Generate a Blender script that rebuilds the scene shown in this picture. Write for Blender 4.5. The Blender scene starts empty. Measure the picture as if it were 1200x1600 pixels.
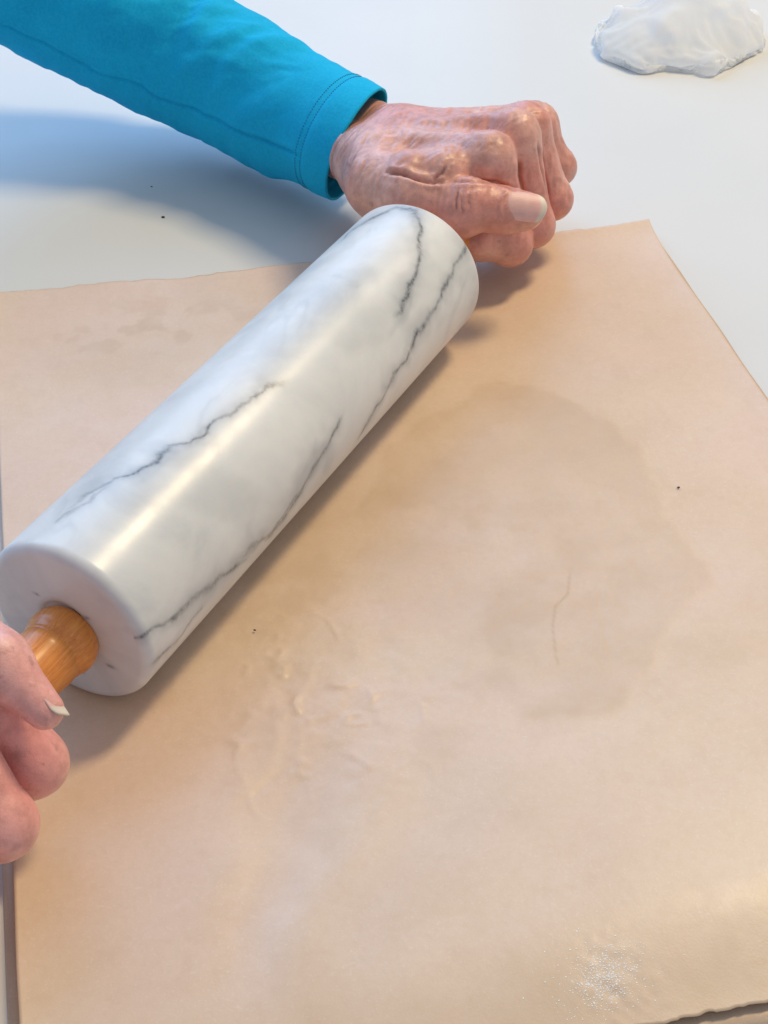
import bpy, math
import numpy as np
from mathutils import Matrix, Vector

S = bpy.context.scene
MM = 0.001                       # everything below is modelled in millimetres

# ------------------------------------------------------------------ camera
FOC, PITCH, ROLL, CAMH = 2381.36, 0.706467, 0.0043014, 359.98     # pixels of a 1200x1600 picture, radians, mm
def camera_axes():
    fw = np.array([0, math.cos(PITCH), -math.sin(PITCH)])
    rt = np.array([1.0, 0, 0]); up = np.cross(rt, fw)
    return rt*math.cos(ROLL)+up*math.sin(ROLL), -rt*math.sin(ROLL)+up*math.cos(ROLL), fw
RT, UP, FW = camera_axes()
EYE = np.array([0, 0, CAMH])
cd = bpy.data.cameras.new('camera'); cam = bpy.data.objects.new('camera', cd)
S.collection.objects.link(cam); S.camera = cam
cd.sensor_fit = 'VERTICAL'; cd.sensor_height = 36.0; cd.lens = FOC/1600*36.0
cd.clip_start = 0.01; cd.clip_end = 50
cam.matrix_world = Matrix(((RT[0], UP[0], -FW[0], 0), (RT[1], UP[1], -FW[1], 0),
                           (RT[2], UP[2], -FW[2], CAMH*MM), (0, 0, 0, 1)))
S.render.resolution_x = 768; S.render.resolution_y = 1024

# ------------------------------------------------------------------ light: a room with a ceiling tube and a window
W = bpy.data.worlds.new('World'); S.world = W; W.use_nodes = True
bg = W.node_tree.nodes['Background']
bg.inputs['Color'].default_value = (0.80, 0.88, 1.0, 1); bg.inputs['Strength'].default_value = 0.50
def area(name, loc, target, sx, sy, power, color, spin=0.0):
    d = bpy.data.lights.new(name, 'AREA'); d.shape = 'RECTANGLE'; d.size = sx; d.size_y = sy
    d.energy = power; d.color = color
    o = bpy.data.objects.new(name, d); S.collection.objects.link(o)
    q = (Vector(target)-Vector(loc)).to_track_quat('-Z', 'Y')
    o.rotation_mode = 'QUATERNION'; o.rotation_quaternion = q @ Matrix.Rotation(spin, 4, 'Z').to_quaternion()
    o.location = loc
    return o
area('ceiling_light', (0.79, 1.17, 1.62), (0.0, 0.42, 0.0), 0.24, 0.50, 25.5, (1.0, 0.79, 0.46), math.radians(0))
area('window_light', (-2.05, 4.30, 2.95), (0.0, 0.45, 0.0), 6.2, 3.3, 235, (0.30, 0.57, 1.0))
S.view_settings.view_transform = 'Standard'; S.view_settings.look = 'None'
S.view_settings.exposure = -0.1; S.view_settings.gamma = 1.0
S.view_settings.use_curve_mapping = False

# ------------------------------------------------------------------ helpers
def at(px, py, z):               # point at height z (mm) on the sight line of a photo pixel (used to survey the place)
    d = (px-600)/FOC*RT-(py-800)/FOC*UP+FW
    return EYE+d*((z-CAMH)/d[2])
def view_xy(P):
    d = P-EYE; zz = d@FW
    return np.stack([600+FOC*(d@RT)/zz, 800-FOC*(d@UP)/zz], -1)

def hash2(ix, iy, seed):
    h = (ix.astype(np.int64)*374761393+iy.astype(np.int64)*668265263+seed*1442695041) & 0x7fffffff
    h = ((h ^ (h >> 13))*1274126177) & 0x7fffffff
    return ((h ^ (h >> 16)) & 0xffff)/65535.0
def hash3(ix, iy, iz, seed): return hash2(ix+iz.astype(np.int64)*7919, iy-iz.astype(np.int64)*104729, seed)
def noise2(x, y, seed=0):
    ix = np.floor(x).astype(np.int64); iy = np.floor(y).astype(np.int64); fx = x-ix; fy = y-iy
    fx = fx*fx*fx*(fx*(fx*6-15)+10); fy = fy*fy*fy*(fy*(fy*6-15)+10)
    a = hash2(ix, iy, seed); b = hash2(ix+1, iy, seed); c = hash2(ix, iy+1, seed); d = hash2(ix+1, iy+1, seed)
    return (a*(1-fx)+b*fx)*(1-fy)+(c*(1-fx)+d*fx)*fy-0.5
def noise3(x, y, z, seed=0):
    iz = np.floor(z).astype(np.int64); fz = z-iz; fz = fz*fz*(3-2*fz)
    ix = np.floor(x).astype(np.int64); iy = np.floor(y).astype(np.int64); fx = x-ix; fy = y-iy
    fx = fx*fx*(3-2*fx); fy = fy*fy*(3-2*fy)
    def lay(k):
        a = hash3(ix, iy, k, seed); b = hash3(ix+1, iy, k, seed); c = hash3(ix, iy+1, k, seed); d = hash3(ix+1, iy+1, k, seed)
        return (a*(1-fx)+b*fx)*(1-fy)+(c*(1-fx)+d*fx)*fy
    return lay(iz)*(1-fz)+lay(iz+1)*fz-0.5
def fbm2(x, y, seed=0, octv=4):
    s = 0; a = 1.0
    for o in range(octv): s = s+a*noise2(x*2**o, y*2**o, seed+o*17); a *= 0.5
    return s
def sstep(a, b, x):
    t = np.clip((x-a)/(b-a), 0, 1); return t*t*(3-2*t)
def poly_dist(x, y, pts):        # distance to a polyline and the 0..1 position along it
    best = np.full(x.shape, 1e9); pos = np.zeros(x.shape); n = len(pts)-1
    for i in range(n):
        (ax, ay), (bx, by) = pts[i][:2], pts[i+1][:2]
        dx, dy = bx-ax, by-ay; l2 = dx*dx+dy*dy+1e-9
        t = np.clip(((x-ax)*dx+(y-ay)*dy)/l2, 0, 1)
        d = np.hypot(x-ax-t*dx, y-ay-t*dy); m = d < best
        best = np.where(m, d, best); pos = np.where(m, (i+t)/n, pos)
    return best, pos

def mesh_obj(name, V, F, mat, parent=None, smooth=True, attrs=None):
    V = np.asarray(V, np.float32)*MM; me = bpy.data.meshes.new(name)
    if isinstance(F, np.ndarray):
        k = F.shape[1]; nf = len(F)
        me.vertices.add(len(V)); me.vertices.foreach_set('co', V.ravel())
        me.loops.add(nf*k); me.loops.foreach_set('vertex_index', F.astype(np.int32).ravel())
        me.polygons.add(nf); me.polygons.foreach_set('loop_start', np.arange(0, nf*k, k, dtype=np.int32))
        me.update(calc_edges=True)
    else:
        me.from_pydata(V.tolist(), [], F)
    me.validate()
    me.polygons.foreach_set('use_smooth', np.full(len(me.polygons), smooth))
    for an, av in (attrs or {}).items():
        a = me.attributes.new(an, 'FLOAT', 'POINT'); a.data.foreach_set('value', np.asarray(av, np.float32).ravel())
    me.materials.append(mat); me.update()
    o = bpy.data.objects.new(name, me); S.collection.objects.link(o)
    if parent: o.parent = parent
    return o
def grid_faces(nu, nv, wrap_v=False, wrap_u=False, base=0, flip=False):
    iu = np.arange(nu if wrap_u else nu-1); iv = np.arange(nv if wrap_v else nv-1)
    U, Vv = np.meshgrid(iu, iv, indexing='ij'); U = U.ravel(); Vv = Vv.ravel()
    U2 = (U+1) % nu; V2 = (Vv+1) % nv
    f = np.stack([U*nv+Vv, U2*nv+Vv, U2*nv+V2, U*nv+V2], 1)+base
    return f[:, ::-1] if flip else f
def thing(name, label, cat, loc=(0, 0, 0), group=None):
    o = bpy.data.objects.new(name, None); S.collection.objects.link(o); o.empty_display_size = 0.02
    o.location = [c*MM for c in loc]; o['label'] = label; o['category'] = cat
    if group: o['group'] = group
    return o
def tag(o, label, cat, group=None):
    o['label'] = label; o['category'] = cat
    if group: o['group'] = group

# ------------------------------------------------------------------ materials
class Mat:
    def __init__(self, name, base=(0.8, 0.8, 0.8), rough=0.5, **kw):
        self.m = bpy.data.materials.new(name); self.m.use_nodes = True
        self.nt = self.m.node_tree; self.p = self.nt.nodes['Principled BSDF']
        self.p.inputs['Base Color'].default_value = (*base, 1); self.p.inputs['Roughness'].default_value = rough
        for k, v in kw.items(): self.p.inputs[k.replace('_', ' ')].default_value = v
    def n(self, t, **kw):
        nd = self.nt.nodes.new(t)
        for k, v in kw.items():
            if k in nd.inputs: nd.inputs[k].default_value = v
            else: setattr(nd, k, v)
        return nd
    def l(self, a, b): self.nt.links.new(a, b)
    def coords(self, scale=(1, 1, 1)):
        tc = self.n('ShaderNodeTexCoord'); mp = self.n('ShaderNodeMapping')
        mp.inputs['Scale'].default_value = scale; self.l(tc.outputs['Object'], mp.inputs['Vector'])
        return mp.outputs['Vector']
    def noise(self, scale, detail=4, rough=0.55, vec=None, dist=0.0):
        t = self.n('ShaderNodeTexNoise', Scale=scale, Detail=detail, Roughness=rough, Distortion=dist)
        self.l(vec if vec else self.coords(), t.inputs['Vector']); return t.outputs['Fac']
    def ramp(self, fac, stops):
        r = self.n('ShaderNodeValToRGB'); self.l(fac, r.inputs['Fac']); e = r.color_ramp.elements
        while len(e) < len(stops): e.new(0.5)
        for x, (p, c) in zip(e, stops): x.position = p; x.color = (*c, 1) if len(c) == 3 else c
        return r.outputs['Color']
    def attr(self, name):
        a = self.n('ShaderNodeAttribute'); a.attribute_name = name; return a.outputs['Fac']
    def mix(self, fac, a, b, blend='MIX'):
        x = self.n('ShaderNodeMix', data_type='RGBA', blend_type=blend)
        for s, v in ((x.inputs[0], fac), (x.inputs[6], a), (x.inputs[7], b)):
            if isinstance(v, (int, float)): s.default_value = v
            elif isinstance(v, tuple): s.default_value = (*v, 1)
            else: self.l(v, s)
        return x.outputs[2]
    def math(self, op, a, b=0.0):
        x = self.n('ShaderNodeMath', operation=op)
        for s, v in ((x.inputs[0], a), (x.inputs[1], b)):
            if isinstance(v, (int, float)): s.default_value = v
            else: self.l(v, s)
        return x.outputs[0]
    def bump(self, h, dist, strength=1.0, prev=None):
        b = self.n('ShaderNodeBump', Strength=strength, Distance=dist); self.l(h, b.inputs['Height'])
        if prev: self.l(prev, b.inputs['Normal'])
        return b.outputs['Normal']
    def set(self, k, v): self.l(v, self.p.inputs[k])

# white laminate of the tabletop
t = Mat('white_laminate', (0.80, 0.80, 0.79), 0.3, Specular_IOR_Level=0.14)
t.set('Base Color', t.ramp(t.noise(9, 5), [(0.3, (0.67, 0.672, 0.672)), (0.7, (0.695, 0.695, 0.69))]))
t.set('Roughness', t.ramp(t.noise(30, 5), [(0.3, (0.28,)*3), (0.7, (0.31,)*3)]))
t.set('Normal', t.bump(t.noise(900, 2), 0.000012, 0.4))
TABLE = t.m
# baking paper; one attribute darkens greased dough marks and the painted shade of the near edge
def paper(name, a, b, stain_shade):
    t = Mat(name, a, 0.42, Specular_IOR_Level=0.46)
    c = t.ramp(t.noise(14, 5, 0.6), [(0.32, a), (0.68, b)])
    c = t.mix(t.ramp(t.noise(7, 4, 0.6, None, 1.0), [(0.42, (0,)*3), (0.62, (0.55,)*3)]), c, (b[0]*1.01, b[1]*0.95, b[2]*1.04))
    fib = t.noise(420, 3, 0.6, t.coords((1, 1, 1)))
    c = t.mix(t.math('MULTIPLY', t.math('SUBTRACT', fib, 0.42), 0.55), c, stain_shade)
    fl = t.ramp(t.noise(1100, 3, 0.7, t.coords((1, 1, 1))), [(0.55, (0,)*3), (0.75, (0.5,)*3)]); c = t.mix(fl, c, (0.82, 0.70, 0.60))
    c = t.mix(t.attr('stain_shade'), c, stain_shade)
    t.set('Base Color', c)
    t.set('Roughness', t.ramp(t.noise(60, 4), [(0.3, (0.33,)*3), (0.7, (0.45,)*3)]))
    n = t.bump(t.noise(260, 5, 0.65), 0.00012, 0.3)
    n = t.bump(t.noise(1500, 2), 0.00005, 0.5, n)
    t.set('Normal', n)
    return t.m
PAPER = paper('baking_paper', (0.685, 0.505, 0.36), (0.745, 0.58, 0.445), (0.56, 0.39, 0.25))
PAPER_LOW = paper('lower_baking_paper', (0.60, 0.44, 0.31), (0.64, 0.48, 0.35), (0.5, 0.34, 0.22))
# white marble with grey veins
def marble():
    t = Mat('white_marble', (0.8, 0.8, 0.8), 0.10, Specular_IOR_Level=0.42, Subsurface_Weight=0.12, Subsurface_Scale=0.004)
    c = t.ramp(t.noise(16, 6, 0.6, None, 0.8), [(0.25, (0.50, 0.525, 0.56)), (0.48, (0.70, 0.71, 0.72)), (0.75, (0.82, 0.815, 0.81))])
    soft = t.math('MULTIPLY', t.attr('haze'), 1.0)
    c = t.mix(soft, c, (0.42, 0.44, 0.47))
    fine = t.ramp(t.noise(700, 4, 0.7), [(0.25, (0.25,)*3), (0.6, (1,)*3)])
    c = t.mix(t.math('MULTIPLY', t.attr('vein'), fine), c, (0.075, 0.085, 0.10))
    t.set('Base Color', c)
    t.set('Roughness', t.ramp(t.noise(90, 5), [(0.3, (0.28,)*3), (0.75, (0.38,)*3)]))
    t.set('Normal', t.bump(t.noise(160, 4), 0.00006, 0.35))
    return t.m
MARBLE = marble()
def wood():
    t = Mat('varnished_wood', (0.5, 0.22, 0.06), 0.36, Coat_Weight=0.25, Coat_Roughness=0.22)
    v = t.coords((1.0, 16, 16))
    g = t.noise(60, 6, 0.65, v, 0.6)
    c = t.ramp(g, [(0.25, (0.52, 0.165, 0.025)), (0.5, (0.72, 0.26, 0.045)), (0.75, (0.86, 0.40, 0.10))])
    dk = t.ramp(t.noise(210, 3, 0.6, v), [(0.28, (1, 1, 1)), (0.40, (0, 0, 0))])
    c = t.mix(t.math('MULTIPLY', dk, 0.6), c, (0.16, 0.05, 0.012))
    t.set('Base Color', c); t.set('Normal', t.bump(g, 0.00012, 0.4))
    return t.m
WOOD = wood()
def skin(name, lo, mid, hi, red):
    t = Mat(name, mid, 0.42, Specular_IOR_Level=0.5, Subsurface_Weight=0.22, Subsurface_Scale=0.003, Coat_Weight=0.30, Coat_Roughness=0.36)
    t.p.inputs['Subsurface Radius'].default_value = (1.0, 0.36, 0.2)
    c = t.ramp(t.noise(70, 5, 0.6), [(0.28, lo), (0.5, mid), (0.74, hi)])
    c = t.mix(t.attr('flush'), c, red)
    spots = t.ramp(t.noise(240, 3, 0.5), [(0.66, (0,)*3), (0.73, (1,)*3)])
    c = t.mix(t.math('MULTIPLY', spots, 0.45), c, tuple(x*0.55 for x in lo))
    mot = t.ramp(t.noise(170, 5, 0.7), [(0.35, (0.72, 0.66, 0.64)), (0.6, (1.06, 1.06, 1.06))])
    c = t.mix(0.7, c, mot, 'MULTIPLY')
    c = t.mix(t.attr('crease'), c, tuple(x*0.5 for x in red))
    t.set('Base Color', c)
    vo = t.n('ShaderNodeTexVoronoi', Scale=800.0, feature='DISTANCE_TO_EDGE'); t.l(t.coords((1, 1, 1)), vo.inputs['Vector'])
    cell = t.ramp(vo.outputs['Distance'], [(0.0, (0,)*3), (0.12, (1,)*3)])
    n = t.bump(cell, 0.00010, 0.3)
    n = t.bump(t.noise(480, 6, 0.7), 0.0004, 0.6, n)
    t.set('Normal', n)
    t.set('Roughness', t.ramp(t.noise(300, 4), [(0.3, (0.30,)*3), (0.7, (0.48,)*3)]))
    return t.m
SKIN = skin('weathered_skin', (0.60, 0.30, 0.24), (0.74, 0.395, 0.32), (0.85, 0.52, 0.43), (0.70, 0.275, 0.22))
SKIN2 = skin('flushed_skin', (0.74, 0.35, 0.31), (0.85, 0.44, 0.39), (0.92, 0.55, 0.48), (0.80, 0.31, 0.27))
t = Mat('fingernail', (0.58, 0.33, 0.27), 0.42, Specular_IOR_Level=0.5, Subsurface_Weight=0.2, Subsurface_Scale=0.002)
t.set('Base Color', t.mix(t.attr('free_edge'), t.ramp(t.noise(300, 3), [(0.3, (0.78, 0.42, 0.37)), (0.7, (0.86, 0.50, 0.45))]), (0.76, 0.66, 0.55)))
wv = t.n('ShaderNodeTexNoise', Scale=1.0, Detail=3.0)
t.l(t.attr('across'), wv.inputs['Vector']); t.set('Normal', t.bump(wv.outputs['Fac'], 0.0002, 0.5)); NAIL = t.m
def jersey():
    t = Mat('turquoise_jersey', (0.005, 0.24, 0.46), 0.85, Specular_IOR_Level=0.15, Sheen_Weight=0.12, Sheen_Roughness=0.4)
    t.p.inputs['Sheen Tint'].default_value = (0.0, 0.75, 1, 1)
    c = t.ramp(t.noise(40, 5), [(0.3, (0.004, 0.39, 0.70)), (0.7, (0.006, 0.475, 0.83))])
    kn = t.noise(2600, 2, 0.5); c = t.mix(t.math('MULTIPLY', kn, 0.22), c, (0.0, 0.15, 0.34))
    t.set('Base Color', c)
    hz = t.noise(750, 3, 0.6, t.coords((1, 1, 1))); c = t.mix(t.ramp(hz, [(0.4, (0,)*3), (0.62, (0.22,)*3)]), c, (0.04, 0.55, 0.86)); t.set('Base Color', c)
    n = t.bump(hz, 0.00025, 0.3); n = t.bump(kn, 0.00016, 0.55, n); t.set('Normal', t.bump(t.noise(190, 4), 0.0004, 0.4, n))
    return t.m
JERSEY = jersey()
THREAD = Mat('teal_thread', (0.01, 0.20, 0.34), 0.7).m
def tissue_mat():
    t = Mat('tissue_paper', (0.96, 0.96, 0.96), 1.0, Specular_IOR_Level=0.0, Subsurface_Weight=0.3, Subsurface_Scale=0.004)
    nn = t.bump(t.noise(700, 4, 0.6), 0.0003, 0.5); t.set('Normal', nn)
    tr = t.n('ShaderNodeBsdfTranslucent'); tr.inputs['Color'].default_value = (1.0, 1.0, 1.0, 1); t.l(nn, tr.inputs['Normal'])
    mx = t.n('ShaderNodeMixShader'); mx.inputs[0].default_value = 0.58
    t.l(t.p.outputs[0], mx.inputs[1]); t.l(tr.outputs[0], mx.inputs[2]); t.l(mx.outputs[0], t.nt.nodes['Material Output'].inputs['Surface'])
    return t.m
TISSUE = tissue_mat()
CRUMB = Mat('dark_crumb', (0.05, 0.04, 0.035), 0.7).m
GLINT = Mat('glint_flecks', (0.85, 0.83, 0.78), 0.8).m  # white of the flecks that imitate a lamp glint

# ------------------------------------------------------------------ table
def tabletop():
    x0, x1, y0, y1, z0, z1, b = -800, 900, -60, 1500, -32, -1.6, 3.0
    ring = []
    prof = [(b, z0), (0, z0+b), (0, z1-b), (b*0.3, z1-b*0.3), (b, z1)]
    V = []; F = []
    for ins, z in prof:
        V += [(x0+ins, y0+ins, z), (x1-ins, y0+ins, z), (x1-ins, y1-ins, z), (x0+ins, y1-ins, z)]
    for k in range(len(prof)-1):
        for i in range(4):
            j = (i+1) % 4; F.append((k*4+i, k*4+j, k*4+4+j, k*4+4+i))
    F.append((3, 2, 1, 0)); n = len(prof)*4-4; F.append((n, n+1, n+2, n+3))
    o = mesh_obj('tabletop', V, F, TABLE, smooth=False)
    tag(o, 'smooth white laminate tabletop under the baking paper', 'table')
tabletop()

# ------------------------------------------------------------------ rolling pin frame (axis lies over the paper)
YAW, PX0, PY0, PLEN, PR = 1.0862917, -97.10, 332.31, 235.3, 30.0
AX = np.array([math.cos(YAW), math.sin(YAW), 0]); SIDE = np.array([AX[1], -AX[0], 0]); ZZ = np.array([0, 0, 1.0])
PA = np.array([PX0, PY0, PR])
def pin_point(s, n, z): return PA+AX*s+SIDE*n+ZZ*(z-PR)

# ------------------------------------------------------------------ baking paper, two sheets
TH = 0.2146362; PU = np.array([math.cos(TH), math.sin(TH)]); PW = np.array([-PU[1], PU[0]])
def sheet(name, u0, u1, w0, w1, zfun, mat, stain_shade_fun, seed, torn, step=1.15, thick=0.12):
    nu = int((u1-u0)/step); nv = int((w1-w0)/step)
    A, B = np.meshgrid(np.linspace(0, 1, nu), np.linspace(0, 1, nv), indexing='ij')
    u = u0+(u1-u0)*A; w = w0+(w1-w0)*B
    # ragged tear along both short edges, long edges cut nearly straight
    eb = torn*(fbm2(u/5, u*0+3.3, seed, 4)*1.3+fbm2(u/70, u*0, seed+5, 2)*1.5)
    et = torn*(fbm2(u/9, u*0+7.7, seed+9, 4)*2.6+fbm2(u/55, u*0, seed+8, 2)*5)
    w = w+eb*(1-B)**6+et*B**6
    u = u+fbm2(w/50, w*0, seed+3, 2)*0.8*((A < 0.03)+(A > 0.97))
    z = zfun(u, w)
    top = np.stack([u*PU[0]+w*PW[0], u*PU[1]+w*PW[1], z], -1).reshape(-1, 3)
    bot = top-np.array([0, 0, thick])
    F = grid_faces(nu, nv); n = nu*nv
    Fb = grid_faces(nu, nv, base=n, flip=True)
    idx = np.arange(n).reshape(nu, nv)
    per = np.concatenate([idx[:, 0], idx[-1, 1:], idx[-2::-1, -1], idx[0, -2:0:-1]])
    nx = np.roll(per, -1)
    Fs = np.stack([nx, per, per+n, nx+n], 1)
    st = np.clip(stain_shade_fun(u, w), 0, 1).ravel()
    return mesh_obj(name, np.concatenate([top, bot]), np.concatenate([F, Fb, Fs]), mat, attrs={'stain_shade': np.concatenate([st, st])})
def pin_sn(u, w):
    x = u*PU[0]+w*PW[0]; y = u*PU[1]+w*PW[1]
    return (x-PX0)*AX[0]+(y-PY0)*AX[1], (x-PX0)*SIDE[0]+(y-PY0)*SIDE[1]
UR, UL, WT, WB = 252.7, -46.0, 586.0, 195.0
def z_upper(u, w):
    s, n = pin_sn(u, w)
    z = 0.9*fbm2(u/120+3, w/120, 11, 3)+0.45
    # soft creases near the near end of the pin
    for (cu, cw, ang, ln, wd, h) in CREASES:
        du = u-cu; dw = w-cw; a = du*math.cos(ang)+dw*math.sin(ang); b = -du*math.sin(ang)+dw*math.cos(ang)
        b = b+2.2*np.sin(a/9.0+cu)+fbm2(u/14, w/14, 33, 2)*3
        z = z+0.6*h*np.exp(-(b/wd)**2)*np.exp(-(a/ln)**4)
    crumple = np.exp(-(((u-45)/34)**2+((w-330)/42)**2))
    z = z+crumple*((1-2*np.abs(fbm2(u/15, w/15, 5, 3)))*0.5+(1-2*np.abs(fbm2(u/5, w/5, 55, 3)))*0.15+0.75*np.clip(1-7*np.abs(fbm2(u/17+3, w/17, 57, 3)), 0, 1)**1.5*sstep(-0.1, 0.25, fbm2(u/12, w/12, 58, 2)))
    dd = disc_depth(u, w)
    z = z+0.16*sstep(-3, 3, dd)+0.10*fbm2(u/5, w/5, 44, 4)*sstep(-25, 5, dd)
    # long edges lift a little, the near edge bows up and over
    z = z+1.6*np.exp(-np.maximum(u-UL, 0)/9)*sstep(480, 330, w)+2.4*np.exp(-np.maximum(u-UL, 0)/14)*sstep(440, 560, w)
    z = z+1.2*np.exp(-np.maximum(UR-u, 0)/10)
    t = w-WB-0.06*(u-100)
    bow = 0.5+5.5*sstep(-12, 34, t)*sstep(190, 30, t)-0.5*sstep(30, 100, t)
    z = z+bow*(0.45+0.55*sstep(20, 130, u))
    z = z+3.0*np.exp(-np.maximum(WT-w, 0)/10)*(0.35+0.65*sstep(180, 250, u))
    z = z+0.09*fbm2(u/22, w/22, 9, 3)
    z = z+0.42*noise2(u/2.3, w/2.3, 88)*np.exp(-(np.hypot(u-109, (w-208)*0.9)/9.5)**2)
    # the pin and the fist press the sheet flat
    press = np.exp(-(n/26)**2)*sstep(-30, 0, s)*sstep(PLEN+110, PLEN+60, s)
    return z*(1-press)-0.2*press+0.0
CREASES = [(22, 306, 1.15, 26, 3.0, 0.42), (34, 322, 1.3, 20, 2.0, 0.35), (46, 334, 0.9, 16, 1.6, 0.32), (12, 262, 1.25, 34, 13, 0.7), (27, 266, 1.2, 44, 11, -2.6),
           (44, 262, 1.0, 45, 11, 1.7), (75, 250, 0.8, 60, 16, 0.9), (70, 368, 0.3, 24, 1.6, 0.25), (58, 350, 0.6, 14, 1.2, 0.3), (28, 296, 0.5, 12, 1.4, -0.3), (38, 306, 1.5, 14, 1.5, 0.3),
           (150, 338, 1.45, 22, 0.9, -0.16)]
DISC = [(153, 485), (174, 471), (189, 446), (193, 421), (191, 394), (189, 373), (195, 358), (192, 349), (176, 340), (166, 326), (151, 309), (135, 298), (122, 298), (112, 303), (104, 315), (93, 313), (77, 316), (75, 334), (79, 360), (74, 381), (81, 414), (98, 449), (123, 469)]
LINE = [(147, 369), (142, 356), (136, 351), (132, 341), (129, 328), (128, 321)]
def inside(x, y, P):
    r = np.zeros(x.shape, bool)
    for i in range(len(P)):
        (x1, y1), (x2, y2) = P[i-1], P[i]
        if y1 != y2: r ^= ((y1 > y) != (y2 > y)) & (x < (x2-x1)*(y-y1)/(y2-y1)+x1)
    return r
def disc_depth(u, w):                # signed distance into the pressed disc, with a lobed rim
    uu = u+4.5*fbm2(u/13, w/13, 71, 4); ww = w+4.5*fbm2(u/13+50, w/13, 72, 4)
    d, _ = poly_dist(uu, ww, DISC+[DISC[0]])
    return np.where(inside(uu, ww, DISC), d, -d)
def stain_shade_upper(u, w):
    s = 0.41*sstep(-1.5, 3.2, disc_depth(u, w))*sstep(60, 112, u+0.25*(w-350))*(0.8+0.55*fbm2(u/15, w/15, 6, 5))
    s = s+0.34*sstep(0.10, 0.5, fbm2(u/20, w/20, 21, 5)+0.12)*np.exp(-(((u-80)/80)**2+((w-350)/70)**2))
    s = s+0.42*sstep(0.10, 0.4, fbm2(u/10, w/10, 27, 4))*np.exp(-(((u-20)/50)**2+((w-548)/24)**2))
    s = s+0.16*sstep(0.0, 0.5, fbm2(u/45, w/45, 41, 5))+0.10*sstep(0.2, 0.5, fbm2(u/7, w/7, 43, 4))
    s = s+0.5*sstep(34, 4, w-WB-0.05*(u-60)+9*fbm2(u/30, w/30, 66, 3))*(0.45+0.55*sstep(30, 110, u))  # shade of the near edge's downward bend, painted as a tan band
    d, p = poly_dist(u, w, LINE)
    return s+0.55*np.exp(-(d/0.45)**2)*sstep(0, 0.1, p)*sstep(1, 0.9, p)
up = sheet('baking_paper', UL, UR, WB, WT, z_upper, PAPER, stain_shade_upper, 4, 1.0, 0.9)
tag(up, 'pinkish tan sheet of baking paper with a greasy disc mark, lying on top', 'baking paper')
def z_lower(u, w): return -0.95+0.15*fbm2(u/60, w/60, 61, 2)
lo = sheet('baking_paper', UL-3.6, UR+2.2, WB-4, WT-4, z_lower, PAPER_LOW, lambda u, w: 0*u, 14, 1.0, 4.0)
tag(lo, 'thin strip of a lower baking paper sheet showing past the top sheet', 'baking paper')

# ------------------------------------------------------------------ rolling pin
VEINS = []   # filled below: (width mm, strength, [(s mm, arc mm from the right-hand side), ...])
VEINS.append((0.90, 0.95, [(110.6, 32.8), (102.2, 35.7), (93.9, 37.0), (85.3, 37.9), (77.0, 40.1), (68.3, 40.6), (63.8, 41.1), (58.8, 45.3), (54.7, 46.7), (49.9, 45.4), (42.8, 47.7), (37.4, 52.0), (31.6, 54.0), (26.6, 56.6), (16.7, 56.1)]))
VEINS.append((0.80, 0.50, [(34.0, 51.7), (24.7, 52.2), (18.3, 54.8), (10.7, 56.3)]))
VEINS.append((0.60, 0.45, [(29.0, 53.0), (22.0, 53.2), (14.3, 54.2)]))
VEINS.append((1.00, 0.95, [(201.0, 64.3), (212.5, 65.8), (221.5, 58.5), (229.8, 53.2), (229.6, 46.0), (225.3, 41.2), (218.7, 36.8), (207.3, 31.3), (198.3, 27.0), (186.5, 23.6), (177.8, 21.7), (171.2, 22.1)]))
VEINS.append((0.95, 1.0, [(240.5, 22.7), (236.4, 21.8), (227.6, 19.0), (219.0, 17.5), (206.0, 14.0), (195.2, 10.7), (179.7, 9.9), (168.6, 5.0)]))
VEINS.append((0.95, 0.95, [(173.6, 8.4), (168.6, 5.0), (159.7, 4.3), (154.1, 0.9), (144.7, -1.4), (135.7, -5.5), (131.2, -8.6)]))
VEINS.append((1.25, 0.95, [(123.2, 9.5), (111.3, 5.5), (104.4, 3.6), (92.9, -0.2), (86.9, -1.2), (75.0, -4.9), (67.1, -4.1), (58.9, -1.8), (49.5, -1.0)]))
VEINS.append((1.1, 0.8, [(92.9, -0.2), (80.7, -5.9), (67.3, -5.5)]))
VEINS.append((1.1, 1.0, [(57.9, -4.5), (38.7, 0.8), (26.0, 2.9), (9.6, 5.9), (3.1, 7.7), (-2.1, 7.9)]))
VEINS.append((0.9, 0.8, [(31.1, -4.0), (24.1, -3.6), (18.0, -6.7), (8.0, -4.7), (1.5, -4.6)]))
VEINS.append((1.60, 0.16, [(173.0, 50.3), (173.8, 44.0), (171.2, 38.4)]))

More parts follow.
